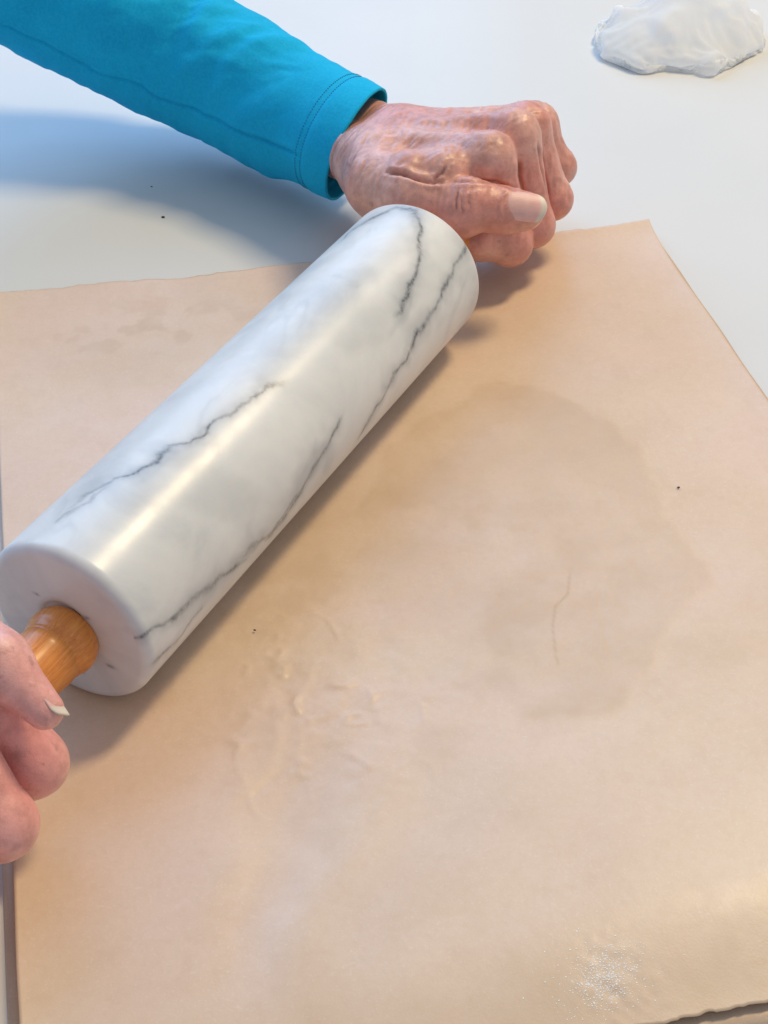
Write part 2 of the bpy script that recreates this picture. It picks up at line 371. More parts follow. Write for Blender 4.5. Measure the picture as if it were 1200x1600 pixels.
def lathe(name, prof, nv, mat, parent, attrs=None):
    prof = np.array(prof, float); nu = len(prof)
    a = np.linspace(0, 2*np.pi, nv, endpoint=False)
    V = np.stack([np.repeat(prof[:, 0], nv), (prof[:, 1][:, None]*np.cos(a)).ravel(), (prof[:, 1][:, None]*np.sin(a)).ravel()], 1)
    F = grid_faces(nu, nv, wrap_v=True, flip=True)
    return mesh_obj(name, V, F, mat, parent, attrs=attrs(V) if attrs else None)
pin = thing('rolling_pin', 'white marble rolling pin with grey veins and wooden handles', 'rolling pin', PA)
pin.rotation_euler = (0, 0, YAW)
def barrel_attrs(V):
    s = V[:, 0]; th = np.arctan2(V[:, 2], -V[:, 1])        # 0 on the right-hand side, 90 degrees on top
    r = np.hypot(V[:, 1], V[:, 2]); arc = np.where(th < -2.2, th+2*np.pi, th)*PR
    vein = np.zeros(len(V)); haze = np.zeros(len(V))
    ws = s+fbm2(s/5, arc/5, 3, 4)*1.6; wa = arc+fbm2(s/5+40, arc/5, 8, 4)*1.6
    for wd, st, pts in VEINS:
        lo_ = np.min(np.array(pts)[:, :2], 0)-14; hi_ = np.max(np.array(pts)[:, :2], 0)+14
        m = (s > lo_[0]) & (s < hi_[0]) & (arc > lo_[1]) & (arc < hi_[1]) & (r > PR-3.2)
        if not m.any(): continue
        d, p = poly_dist(ws[m], wa[m], pts)
        k = 0.55+0.45*sstep(-0.35, 0.30, fbm2(s[m]/8+st*50, arc[m]/8, 19, 3))
        w_ = wd*(0.55+0.9*sstep(-0.3, 0.4, fbm2(s[m]/11, arc[m]/11+st*31, 23, 2)))
        fade = sstep(0, 0.12, p+0.03)*sstep(1.0, 0.86, p-0.02)
        vein[m] = np.maximum(vein[m], st*k*fade*np.exp(-(d/w_)**2))
        haze[m] = np.maximum(haze[m], 0.70*st*fade*np.exp(-(d/(w_*4.5))**2)*(0.4+0.6*k))
    # secondary hairlines and grey clouds in the stone
    c = fbm2(s/34+arc/60, arc/26, 90, 5); haze = haze+0.30*sstep(0.05, 0.55, c)
    rid = np.abs(fbm2(s/60-arc/55+7, arc/40, 52, 5)); haze = haze+0.22*np.exp(-(rid/0.05)**2)*sstep(-0.1, 0.4, fbm2(s/25, arc/25, 77, 2))
    capm = (s < 3.5)
    for (yy, zz, w_) in ((-8.5, 7.5, 1.3), (-15, -10.5, 1.6), (10, 9, 1.2), (-3, -19, 1.0)):
        vein[capm] = np.maximum(vein[capm], 0.8*np.exp(-(((V[capm, 1]-yy)/w_)**2+((V[capm, 2]-zz)/(w_*0.5))**2)))
    return {'vein': np.clip(vein, 0, 1), 'haze': np.clip(haze, 0, 0.7)}
RB = 3.6
prof = [(0.9, 6.0), (0.9, 7.6)]+[(0.9, 8.4), (0.5, 9.2), (0.0, 10)]+[(0.0, x) for x in np.arange(11.5, PR-RB, 0.6)]
prof += [(RB-RB*math.cos(a), PR-RB+RB*math.sin(a)) for a in np.linspace(0, math.pi/2, 9)]
prof += [(x, PR) for x in np.arange(RB+0.5, PLEN-RB, 0.5)]
prof += [(PLEN-RB+RB*math.sin(a), PR-RB+RB*math.cos(a)) for a in np.linspace(0, math.pi/2, 9)]
prof += [(PLEN, x) for x in np.arange(PR-RB-1, 10, -1.5)]+[(PLEN-0.9, 9), (PLEN-0.9, 6)]
lathe('barrel', prof, 420, MARBLE, pin, barrel_attrs)
hp = [(-1.5, 7.0), (-1.0, 9.6), (0.2, 10.6), (1.6, 11.2), (3.5, 11.7), (5.8, 11.6), (7.6, 11.0), (8.8, 10.75), (9.4, 10.45), (9.9, 10.3), (10.5, 10.35), (11.4, 10.45), (13, 10.5),
      (18, 10.2), (26, 10.2), (38, 11.4), (52, 12.6), (66, 12.9), (80, 12.0), (90, 10.4), (96, 8.2), (99, 5.6), (100.5, 2.4), (100.8, 0.05)]
def smooth_prof(pr, m=4):
    pr = np.array(pr); out = []
    for i in range(len(pr)-1):
        p0 = pr[max(i-1, 0)]; p1 = pr[i]; p2 = pr[i+1]; p3 = pr[min(i+2, len(pr)-1)]
        for t_ in np.arange(m)/m:
            out.append(0.5*((2*p1)+(p2-p0)*t_+(2*p0-5*p1+4*p2-p3)*t_**2+(3*p1-p0-3*p2+p3)*t_**3))
    return out+[pr[-1]]
h1 = lathe('handle', [(-a, r) for a, r in smooth_prof(hp)][::-1], 72, WOOD, pin); h1.location = (-0.5*MM, -1.6*MM, -1.8*MM)
h2 = lathe('handle', [(a, r) for a, r in smooth_prof(hp)], 72, WOOD, pin); h2.location = ((PLEN+0.5)*MM, 0, 0)

# ------------------------------------------------------------------ sculpting tools: distance fields and surface nets
def smin(a, b, k):
    h = np.maximum(k-np.abs(a-b), 0)/k
    return np.minimum(a, b)-h*h*k*0.25
class Field:
    def __init__(self, lo, hi, h):
        self.lo = np.array(lo, np.float32); self.h = h
        self.n = np.ceil((np.array(hi)-self.lo)/h).astype(int)+1
        self.a = np.full(self.n, 14.0, np.float32)
    def like(self):
        f = object.__new__(Field); f.lo = self.lo; f.h = self.h; f.n = self.n; f.a = np.full(self.n, 14.0, np.float32); return f
    def box(self, mn, mx):
        i0 = np.clip(np.floor((mn-self.lo)/self.h).astype(int), 0, self.n); i1 = np.clip(np.ceil((mx-self.lo)/self.h).astype(int)+1, 0, self.n)
        ax = [self.lo[k]+self.h*np.arange(i0[k], i1[k], dtype=np.float32) for k in range(3)]
        return tuple(slice(i0[k], i1[k]) for k in range(3)), ax[0][:, None, None], ax[1][None, :, None], ax[2][None, None, :]
    def cone(self, a, b, ra, rb, k=4.0, squash=None):
        a = np.array(a, np.float32); b = np.array(b, np.float32); pad = max(ra, rb)+12
        sl, X, Y, Z = self.box(np.minimum(a, b)-pad, np.maximum(a, b)+pad)
        if 0 in self.a[sl].shape: return
        ab = b-a; l2 = float(ab@ab)+1e-6
        t = np.clip(((X-a[0])*ab[0]+(Y-a[1])*ab[1]+(Z-a[2])*ab[2])/l2, 0, 1)
        dx = X-a[0]-t*ab[0]; dy = Y-a[1]-t*ab[1]; dz = Z-a[2]-t*ab[2]
        q = dx*dx+dy*dy+dz*dz
        if squash is not None:                                  # flatten across a direction
            sv, amt = squash; pr = dx*sv[0]+dy*sv[1]+dz*sv[2]; q = q+(amt*amt-1)*pr*pr
        self.a[sl] = smin(self.a[sl], np.sqrt(q)-(ra+(rb-ra)*t), k)
    def ball(self, c, r, k=4.0): self.cone(c, np.array(c)+1e-3, r, r, k)
    def merge(self, other, k0, k1=0.0, c=None, rad=1.0):
        if c is None: self.a = smin(self.a, other.a, k0); return
        X = self.lo[0]+self.h*np.arange(self.n[0], dtype=np.float32)[:, None, None]
        Y = self.lo[1]+self.h*np.arange(self.n[1], dtype=np.float32)[None, :, None]
        Z = self.lo[2]+self.h*np.arange(self.n[2], dtype=np.float32)[None, None, :]
        k = k0+(k1-k0)*np.exp(-(((X-c[0])**2+(Y-c[1])**2+(Z-c[2])**2)/(rad*rad)))
        self.a = smin(self.a, other.a, k)
    def mesh(self):
        A = self.a; ins = A < 0
        n = self.n-1
        cnt = np.zeros(n, np.int8)
        for i in (0, 1):
            for j in (0, 1):
                for k in (0, 1): cnt += ins[i:i+n[0], j:j+n[1], k:k+n[2]]
        act = (cnt > 0) & (cnt < 8)
        I, J, K = np.nonzero(act); idx = np.full(n, -1, np.int64); idx[I, J, K] = np.arange(len(I))
        acc = np.zeros((len(I), 3)); num = np.zeros(len(I))
        C = [(i, j, k) for i in (0, 1) for j in (0, 1) for k in (0, 1)]
        for p in C:
            for ax in range(3):
                if p[ax]: continue
                q = list(p); q[ax] = 1
                va = A[I+p[0], J+p[1], K+p[2]]; vb = A[I+q[0], J+q[1], K+q[2]]
                m = (va < 0) != (vb < 0); tt = np.where(m, va/(va-vb+1e-12), 0)
                pt = np.array(p, float)[None, :]+tt[:, None]*(np.array(q)-np.array(p))[None, :]
                acc[m] += pt[m]; num[m] += 1
        V = self.lo+self.h*(np.stack([I, J, K], 1)+acc/num[:, None])
        Q = []
        for ax in range(3):
            o1, o2 = [(1, 2), (2, 0), (0, 1)][ax]
            sl0 = [slice(0, self.n[0]), slice(0, self.n[1]), slice(0, self.n[2])]; sl1 = list(sl0)
            sl0[ax] = slice(0, self.n[ax]-1); sl1[ax] = slice(1, self.n[ax])
            a0 = ins[tuple(sl0)]; a1 = ins[tuple(sl1)]
            P = np.argwhere(a0 != a1)
            P = P[(P[:, o1] > 0) & (P[:, o2] > 0) & (P[:, o1] < n[o1]) & (P[:, o2] < n[o2])]
            e1 = np.zeros(3, int); e1[o1] = 1; e2 = np.zeros(3, int); e2[o2] = 1
            f = np.stack([idx[tuple((P-e1-e2).T)], idx[tuple((P-e2).T)], idx[tuple(P.T)], idx[tuple((P-e1).T)]], 1)
            fl = ~a0[tuple(P.T)]; f[fl] = f[fl][:, ::-1]
            Q.append(f)
        Q = np.concatenate(Q); Q = Q[(Q >= 0).all(1)]
        return V, Q
def relax(V, Q, it, lam=0.5):
    E = np.concatenate([Q[:, [0, 1]], Q[:, [1, 2]], Q[:, [2, 3]], Q[:, [3, 0]]])
    deg = np.bincount(E.ravel(), minlength=len(V)).astype(float)[:, None]+1e-9
    for i in range(it):
        acc = np.zeros_like(V)
        for k in range(3):
            acc[:, k] = np.bincount(E[:, 0], V[E[:, 1], k], len(V))+np.bincount(E[:, 1], V[E[:, 0], k], len(V))
        V = V+lam*(acc/deg-V)
    return V
def normals(V, Q):
    n = np.cross(V[Q[:, 2]]-V[Q[:, 0]], V[Q[:, 3]]-V[Q[:, 1]]); N = np.zeros_like(V)
    for c in range(4):
        for k in range(3): N[:, k] += np.bincount(Q[:, c], n[:, k], len(V))
    return N/(np.linalg.norm(N, axis=1, keepdims=True)+1e-12)
def unit(v): v = np.asarray(v, float); return v/np.linalg.norm(v)

# ------------------------------------------------------------------ person: two forearms and hands, turquoise sleeve
PO = at(560, 226, 48)
person = thing('person', 'person in a turquoise sleeve pushing the rolling pin with both hands', 'person', PO)

def finger(F, mcp, pip, dip, tip, r, pk=1.0):
    f = F.like()
    f.cone(mcp, pip, r[0], r[1], 3); f.cone(pip, dip, r[1]*0.97, r[2], 3); f.cone(dip, tip, r[2], r[3], 3)
    mid = (np.array(mcp)+np.array(pip))/2
    f.ball(pip, r[1]*1.04, 3)
    return f

def left_hand():
    Wc = at(546, 224, 37); BX = np.array([0.77, 0.64, 0]); Wc = Wc+BX*2.2; W_rad = Wc-BX*7.5; W_uln = Wc+BX*9+ZZ*1.5
    Ac = at(446, 169, 38); A_rad = Ac-BX*7; A_uln = Ac+BX*7
    C_rad = at(582, 258, 46); C_uln = at(626, 216, 48)
    J = {'index': [at(764, 250, 59), at(796, 380, 21), at(742, 372, 27), at(700, 350, 31)],
         'middle': [at(803, 214, 60), at(832, 352, 23), at(784, 366, 13), at(748, 342, 16)],
         'ring': [at(822, 200, 56), at(862, 311, 26), at(822, 326, 14), at(788, 306, 17)],
         'pinky': [at(836, 196, 49), at(872, 262, 30), at(842, 282, 17), at(815, 268, 18)]}
    R = {'index': (10.6, 9.2, 9.4, 9.0), 'middle': (10.6, 9.0, 8.2, 7.4), 'ring': (9.8, 8.6, 7.8, 7.0), 'pinky': (8.8, 7.5, 7.0, 6.2)}
    T = [at(590, 286, 47), at(640, 306, 50), at(735, 320, 50), at(820, 330, 47)]
    print('bones', {k: [round(float(np.linalg.norm(v[i+1]-v[i]))) for i in range(3)] for k, v in J.items()},
          'thumb', [round(float(np.linalg.norm(T[i+1]-T[i]))) for i in range(3)], 'wrist-middle', round(float(np.linalg.norm((W_rad+W_uln)/2-J['middle'][0]))))
    allp = np.array([W_rad, W_uln, A_rad, A_uln]+[p for v in J.values() for p in v]+T)
    F = Field(allp.min(0)-22, allp.max(0)+20, 0.75)
    F.cone(A_rad, W_rad, 13, 13.2, 5); F.cone(A_uln, W_uln, 13, 14, 5)
    F.cone(W_rad, C_rad, 13.2, 14, 4); F.cone(W_uln, C_uln, 14, 13.8, 5)
    F.cone((A_rad+A_uln)/2, (W_rad+W_uln)/2, 13, 13, 5)
    base = {'index': C_rad*0.72+C_uln*0.28, 'middle': C_rad*0.42+C_uln*0.58, 'ring': C_rad*0.15+C_uln*0.85, 'pinky': C_uln-ZZ*3}
    for k in J: F.cone(base[k], J[k][0]-ZZ*2.0, 12, R[k][0]*0.98, 9)
    # palm mass under the metacarpals, thenar and hypothenar pads
    F.cone(C_rad-ZZ*8, J['index'][0]-ZZ*11-SIDE*6, 11, 9, 10); F.cone(C_uln-ZZ*9, J['pinky'][0]-ZZ*8-SIDE*5, 12, 9, 10)
    F.cone((C_rad+C_uln)/2-ZZ*8, J['middle'][0]-ZZ*10-SIDE*6, 11, 9, 10)
    F.cone(at(592, 298, 36), at(614, 318, 37), 10.5, 12, 6); F.cone(T[0], T[1]-ZZ*5, 13, 11.5, 10)
    # web of muscle between thumb and index metacarpal
    F.cone(at(640, 272, 56), at(706, 266, 56), 10, 9, 7); F.ball(at(694, 268, 58), 9.2, 4)
    # extensor tendons and dorsal knuckles
    for k in J:
        b0 = base[k]*0.72+J[k][0]*0.28
        F.cone(b0+ZZ*9.2, J[k][0]+ZZ*(R[k][0]-3.6)-SIDE*5, 2.4, 3.2, 5)
        F.ball(J[k][0]+ZZ*(R[k][0]-6.4)+SIDE*1.5, 7.4, 5)
    for k in J:
        f = finger(F, *J[k], R[k]); F.merge(f, 1.1, 9.0, J[k][0], 13.5)
    th = F.like()
    th.cone(T[0], T[1], 12.5, 10.4, 5); th.cone(T[1], T[2], 10.2, 9.5, 5); th.cone(T[2], T[3], 9.5, 8.1, 4)
    d = unit(T[3]-T[2]); th.ball(T[2]+ZZ*0.8, 9.2, 4); th.ball(T[2]+d*13-ZZ*1.5, 9.0, 5); th.ball(at(719, 343, 46), 7.8, 6)
    F.merge(th, 1.0, 10.0, T[0], 20)
    V, Q = F.mesh(); V = relax(V, Q, 3)
    N = normals(V, Q); px = view_xy(V); see = ((EYE-V)*N).sum(1) > 0
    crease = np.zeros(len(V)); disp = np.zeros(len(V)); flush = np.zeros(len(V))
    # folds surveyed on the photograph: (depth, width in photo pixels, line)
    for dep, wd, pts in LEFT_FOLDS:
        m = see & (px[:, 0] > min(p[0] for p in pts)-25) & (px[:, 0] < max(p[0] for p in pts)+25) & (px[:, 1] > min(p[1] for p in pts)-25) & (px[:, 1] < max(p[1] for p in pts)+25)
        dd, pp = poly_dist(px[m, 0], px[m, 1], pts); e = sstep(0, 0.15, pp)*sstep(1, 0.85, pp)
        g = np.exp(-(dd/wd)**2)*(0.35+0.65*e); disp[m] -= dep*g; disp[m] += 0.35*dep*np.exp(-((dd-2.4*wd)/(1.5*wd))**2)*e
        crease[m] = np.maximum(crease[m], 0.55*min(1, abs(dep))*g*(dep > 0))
    # loose skin: fine lines run across the wrist, a finer net on the back of the hand
    X, Y, Z = V.T
    fd = unit((W_rad+W_uln)/2-(A_rad+A_uln)/2)
    q = (V-W_rad)@fd; lat = (V-W_rad)@AX
    up_ = sstep(-0.1, 0.5, N@ZZ)
    wr = sstep(38, 18, q)*sstep(-30, -5, q)
    lines = 1-np.abs(fbm2(q/2.6+0.35*np.sin(lat/9), lat/24, 31, 3))*2.4
    disp += 0.42*wr*(lines-0.5)*np.clip(0.35+up_, 0, 1)
    bk = sstep(20, 42, q)*sstep(112, 92, q)*up_
    net = 1-np.abs(noise2((q+lat*0.55)/2.6, (lat-q*0.25)/7.5, 61))*3-np.abs(noise2((q-lat*0.5)/2.7, (lat+q*0.3)/8, 67))*2
    disp += 0.31*bk*net
    disp += 0.22*bk*fbm2(q/18, lat/4.2, 5, 3)
    flush = np.clip(0.25+1.4*noise3(X/22, Y/22, Z/22, 4)+0.35*sstep(75, 110, q), 0, 0.75)
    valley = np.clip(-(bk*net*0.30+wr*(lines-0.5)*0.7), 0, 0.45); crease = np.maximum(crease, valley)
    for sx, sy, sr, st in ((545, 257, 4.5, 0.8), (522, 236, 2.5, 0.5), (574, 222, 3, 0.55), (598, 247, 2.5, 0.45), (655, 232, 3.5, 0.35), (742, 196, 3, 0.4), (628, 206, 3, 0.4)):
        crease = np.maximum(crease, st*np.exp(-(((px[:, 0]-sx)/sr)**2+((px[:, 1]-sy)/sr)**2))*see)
    V = V+N*disp[:, None]
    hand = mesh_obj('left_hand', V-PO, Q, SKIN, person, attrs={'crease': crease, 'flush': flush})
    nail('thumbnail', T[2]+d*12.0, T[3]+d*7.6, unit(unit(EYE-T[3])*0.90+ZZ*0.30), 12.8, 8.6, hand, 0.86, 9.5, -0.9)
    return J, T
LEFT_FOLDS = [
    (1.9, 3.2, [(604, 269), (628, 271), (654, 280), (672, 284), (700, 283)]), (1.3, 2.6, [(676, 281), (690, 272), (697, 258)]),
    (1.1, 2.4, [(700, 283), (735, 283), (775, 284), (806, 297)]),
    (0.8, 1.8, [(716, 297), (712, 312), (713, 328)]), (0.55, 1.5, [(724, 301), (720, 318), (724, 333)]), (0.45, 1.4, [(735, 299), (731, 312), (736, 326)]),
    (0.35, 1.3, [(745, 300), (743, 310)]), (-0.45, 1.8, [(792, 300), (784, 308), (781, 322), (785, 342)]),
    (1.2, 2.4, [(812, 250), (811, 275), (818, 300)]), (1.0, 2.2, [(840, 222), (846, 262), (858, 310)]),
    (0.4, 1.5, [(560, 205), (540, 232), (522, 262)]), (0.4, 1.5, [(580, 205), (556, 240), (536, 272)]), (0.35, 1.5, [(600, 205), (575, 245), (560, 280)])]

def nail(name, root, end, nrm, width, rad, parent, edge, lift=8.2, slope=0.0):
    d = unit(end-root); L = float(np.linalg.norm(end-root)); nrm = unit(nrm-d*(nrm@d)); sd = np.cross(d, nrm)
    root = root+nrm*lift; nu, nv = 26, 21; P = []; fe = []; ac = []
    U = np.linspace(0, 1, nu); Vv = np.linspace(-1, 1, nv)
    for lay in (0.0, -0.42):
        for u in U:
            wd = width*0.5*(0.80+0.24*sstep(0, 0.35, u)-0.30*max(0, (u-0.72)/0.28)**2.2)
            for v in Vv:
                a = v*wd/rad; end_ = L*u-1.6*(v*v)*(1 if u > 0.5 else -1)*abs(u-0.5)*2*(1.0 if u > 0.5 else 0.8)
                p = root+d*end_+sd*(rad*math.sin(a))+nrm*(slope*u+rad*math.cos(a)-rad+lay+0.25-0.9*(1-sstep(0, 0.16, u))*0.8-1.1*max(0, u-0.75))
                P.append(p); fe.append(float(sstep(edge-0.04, edge+0.04, u+0.05*v*v))); ac.append(v*9)
    n = nu*nv; F = np.concatenate([grid_faces(nu, nv, flip=True), grid_faces(nu, nv, base=n)])
    idx = np.arange(n).reshape(nu, nv); per = np.concatenate([idx[:, 0], idx[-1, 1:], idx[-2::-1, -1], idx[0, -2:0:-1]]); nx = np.roll(per, -1)
    F = np.concatenate([F, np.stack([per, nx, nx+n, per+n], 1)])
    return mesh_obj(name, np.array(P)-PO, F, NAIL, parent, attrs={'free_edge': fe, 'across': ac})
left_hand()

def right_hand():
    z = 24
    J = {'index': [at(-60, 1045, 58), at(52, 1192, 30), at(-10, 1240, 18), at(-60, 1215, 16)],
         'middle': [at(-120, 1090, 60), at(2, 1288, 32), at(-60, 1330, 20), at(-110, 1300, 18)],
         'ring': [at(-190, 1150, 58), at(-70, 1390, 32), at(-130, 1420, 22), at(-170, 1390, 20)],
         'pinky': [at(-260, 1230, 52), at(-150, 1460, 32), at(-200, 1480, 22), at(-240, 1450, 20)]}
    R = {'index': (10.4, 8.9, 8.0, 7.0), 'middle': (10.4, 9.0, 8.2, 7.2), 'ring': (9.8, 8.6, 7.8, 7.0), 'pinky': (8.8, 7.6, 7.0, 6.2)}
    T = [at(-190, 945, 62), at(-95, 962, 64), at(-4, 1036, 64), at(70, 1110, 56)]
    Wr = at(-330, 985, 78); Wu = at(-400, 1075, 78); Ar = at(-560, 860, 105); Au = at(-640, 940, 105)
    print('right bones', {k: [round(float(np.linalg.norm(v[i+1]-v[i]))) for i in range(3)] for k, v in J.items()},
          'thumb', [round(float(np.linalg.norm(T[i+1]-T[i]))) for i in range(3)], 'wrist-middle', round(float(np.linalg.norm((Wr+Wu)/2-J['middle'][0]))))
    allp = np.array([Wr, Wu, Ar, Au]+[p for v in J.values() for p in v]+T)
    F = Field(allp.min(0)-22, allp.max(0)+20, 0.8)
    F.cone(Ar, Wr, 17, 15, 10); F.cone(Au, Wu, 17, 14, 10)
    for k, a in zip(J, (0.1, 0.4, 0.7, 0.95)):
        b = Wr*(1-a)+Wu*a; F.cone(b, J[k][0], 13, R[k][0], 9); F.cone(b-ZZ*8, J[k][0]-ZZ*10-SIDE*6, 11, 9, 10)
        F.ball(J[k][0]+ZZ*(R[k][0]-6.4), 7.4, 5)
    F.cone(Wr, T[0], 14, 13, 10)
    for k in J:
        f = finger(F, *J[k], R[k]); F.merge(f, 0.7, 9.0, J[k][0], 12)
    th = F.like()
    th.cone(T[0], T[1], 12.5, 10.8, 5); th.cone(T[1], T[2], 10.4, 8.7, 5); th.cone(T[2], T[3], 8.6, 5.3, 4)
    d = unit(T[3]-T[2])
    F.merge(th, 0.7, 10.0, T[0], 20)
    V, Q = F.mesh(); V = relax(V, Q, 3); N = normals(V, Q); X, Y, Z = V.T
    V = V+N*(0.10*fbm2(X/2.2+Z/3, Y/2.2-Z/3, 15, 3))[:, None]
    px = view_xy(V); spot = np.exp(-(((px[:, 0]-25)/11)**2+((px[:, 1]-1181)/10)**2))*0.5
    flush = np.clip(0.35+1.2*noise3(X/20, Y/20, Z/20, 14), 0, 0.8)
    hand = mesh_obj('right_hand', V-PO, Q, SKIN2, person, attrs={'crease': spot, 'flush': flush})
    ve = unit(EYE-T[3]); nail('thumbnail', T[2]+d*8, T[3]+d*5.6, unit(unit(np.cross(d, ve))*SGN+ve*0.16), 10.5, 6.6, hand, 0.84, 5.7, -1.9)
SGN = -1.0
right_hand()

def sleeve():
    ctr = [at(560, 226, 36), at(480, 186, 37), at(392, 140, 40), at(305, 92, 46), at(180, 20, 62), at(20, -70, 86), at(-160, -170, 118), at(-480, -340, 185)]
    rad = [25.6, 28.6, 31.0, 32.8, 36, 39.5, 43, 50]
    ctr = np.array(ctr); seg = np.concatenate([[0], np.cumsum(np.linalg.norm(np.diff(ctr, axis=0), axis=1))])
    nu, nv = 420, 260
    u = np.linspace(0, seg[-1], nu)
    C = np.stack([np.interp(u, seg, ctr[:, k]) for k in range(3)], 1)
    ker = np.hanning(41); ker /= ker.sum()
    Cs = np.stack([np.convolve(np.pad(C[:, k], 20, mode='reflect', reflect_type='odd'), ker, 'valid') for k in range(3)], 1)
    R0 = np.interp(u, seg, rad)
    T = np.gradient(Cs, axis=0); T /= np.linalg.norm(T, axis=1, keepdims=True)
    N1 = np.cross(T, ZZ); N1 /= np.linalg.norm(N1, axis=1, keepdims=True); N2 = np.cross(N1, T)
    v = np.linspace(0, 2*np.pi, nv, endpoint=False)
    U, A = np.meshgrid(u, v, indexing='ij'); ca = np.cos(A); sa = np.sin(A)
    R = R0[:, None]+0*A
    # drape: slack hangs underneath, shallow rings and diagonal drags further up
    env = sstep(14, 50, U)
    R = R+env*2.6*np.clip(-sa, 0, 1)
    R = R+env*(3.2*fbm2(U/26+0.9*np.sin(A+0.6), ca*1.3+sa*0.7, 5, 3)+0.5*fbm2(U/9, ca*2+sa*1.5+4, 15, 3))
    for (u0, v0, tilt, wd, amp, spread) in ((62, 1.9, 9, 6, 1.8, 1.0), (80, 2.2, 12, 7, 2.4, 0.9), (98, 1.7, -8, 8, 1.9, 1.2), (122, 2.0, 10, 8, 2.2, 1.1), (150, 2.0, -10, 10, 2.4, 1.1), (46, 4.6, 8, 6, 1.6, 0.8), (88, 4.7, -9, 8, 2.0, 0.8), (130, 4.7, 9, 9, 2.2, 0.9)):
        da = (A-v0+np.pi) % (2*np.pi)-np.pi
        R = R+amp*np.exp(-((U-u0-tilt*da)/wd)**2)*np.exp(-(da/spread)**2)
    da = (A-3.0+np.pi) % (2*np.pi)-np.pi; R = R+2.6*np.exp(-(da/0.85)**2)*sstep(34, 4, U)
    # hem: double layer, its stitched line pulls in
    R = R+1.2*sstep(30, 6, U)+0.5*sstep(15, 12, U)-0.55*np.exp(-((U-13.2)/0.9)**2)+0.25*fbm2(A*6, U/5, 8, 2)*sstep(16, 10, U)
    seam_v = np.interp(u, [0, 40, 120, 220], [3.05, 3.15, 3.35, 3.6])+0.05*fbm2(u/18, u*0, 9, 2)
    ds = ((A-seam_v[:, None]+np.pi) % (2*np.pi)-np.pi)*R
    R = R-1.7*np.exp(-(ds/0.8)**2)*sstep(10, 22, U)+0.6*np.exp(-((ds+2.2)/1.6)**2)*sstep(10, 22, U)
    skew = -12.5*np.cos(A-2.5)*np.exp(-U/26)
    def surf(R_): return (Cs[:, None, :]+skew[..., None]*T[:, None, :]+(R_*ca)[..., None]*N1[:, None, :]+(R_*sa)[..., None]*N2[:, None, :])
    out = surf(R).reshape(-1, 3); inn = surf(R-1.1).reshape(-1, 3); n = nu*nv
    F = np.concatenate([grid_faces(nu, nv, wrap_v=True), grid_faces(nu, nv, wrap_v=True, base=n, flip=True)])
    k = np.arange(nv); k2 = (k+1) % nv
    F = np.concatenate([F, np.stack([k, k2, k2+n, k+n], 1), np.stack([k2+(nu-1)*nv, k+(nu-1)*nv, k+(nu-1)*nv+n, k2+(nu-1)*nv+n], 1)])
    sl = mesh_obj('sleeve', np.concatenate([out, inn])-PO, F, JERSEY, person)
    # hem stitching: a row of short raised stitches, and a seam thread along the underside
    P = []; Fq = []
    def stitch(p, q, nrm, r=0.32):
        d = unit(q-p); s_ = np.cross(d, nrm); b = len(P)
        for e, sc in ((p, 0.5), (p*0.6+q*0.4, 1.0), (q, 0.5)):
            for a in range(6):
                g = a*math.pi/3; P.append(e+(s_*math.cos(g)+nrm*math.sin(g))*r*sc)
        for i in range(2):
            for a in range(6):
                a2 = (a+1) % 6; Fq.append((b+i*6+a, b+i*6+a2, b+i*6+6+a2, b+i*6+6+a))
    S3 = surf(R+0.18); iu = np.searchsorted(u, 13.2)
    for j in range(0, nv-2, 2):
        nr = unit(S3[iu, j]-Cs[iu]); stitch(S3[iu, j], S3[iu, j]*0.35+S3[iu, j+1]*0.65, nr)
        stitch(S3[iu+3, j], S3[iu+3, j]*0.35+S3[iu+3, j+1]*0.65, nr)
    mesh_obj('hem_stitching', np.array(P)-PO, np.array(Fq), THREAD, sl)
sleeve()

def right_sleeve():
    a = at(-470, 905, 92); b = at(-900, 640, 170); d = unit(b-a); n1 = unit(np.cross(d, ZZ)); n2 = np.cross(n1, d)
    nu, nv = 60, 80; L = float(np.linalg.norm(b-a)); V = []
    for off in (0.0, -1.6):
        for i in range(nu):
            x = i/(nu-1)*L
            for j in range(nv):
                g = 2*math.pi*j/nv; r = 27+x*0.08+1.2*float(noise2(np.array(x/16), np.array(math.cos(g)*1.5+2), 3))+off
                V.append(a+d*x+n1*r*math.cos(g)+n2*r*math.sin(g))
    n = nu*nv; k = np.arange(nv); k2 = (k+1) % nv
    F = np.concatenate([grid_faces(nu, nv, wrap_v=True), grid_faces(nu, nv, wrap_v=True, base=n, flip=True), np.stack([k, k2, k2+n, k+n], 1)])
    mesh_obj('sleeve', np.array(V)-PO, F, JERSEY, person)
right_sleeve()

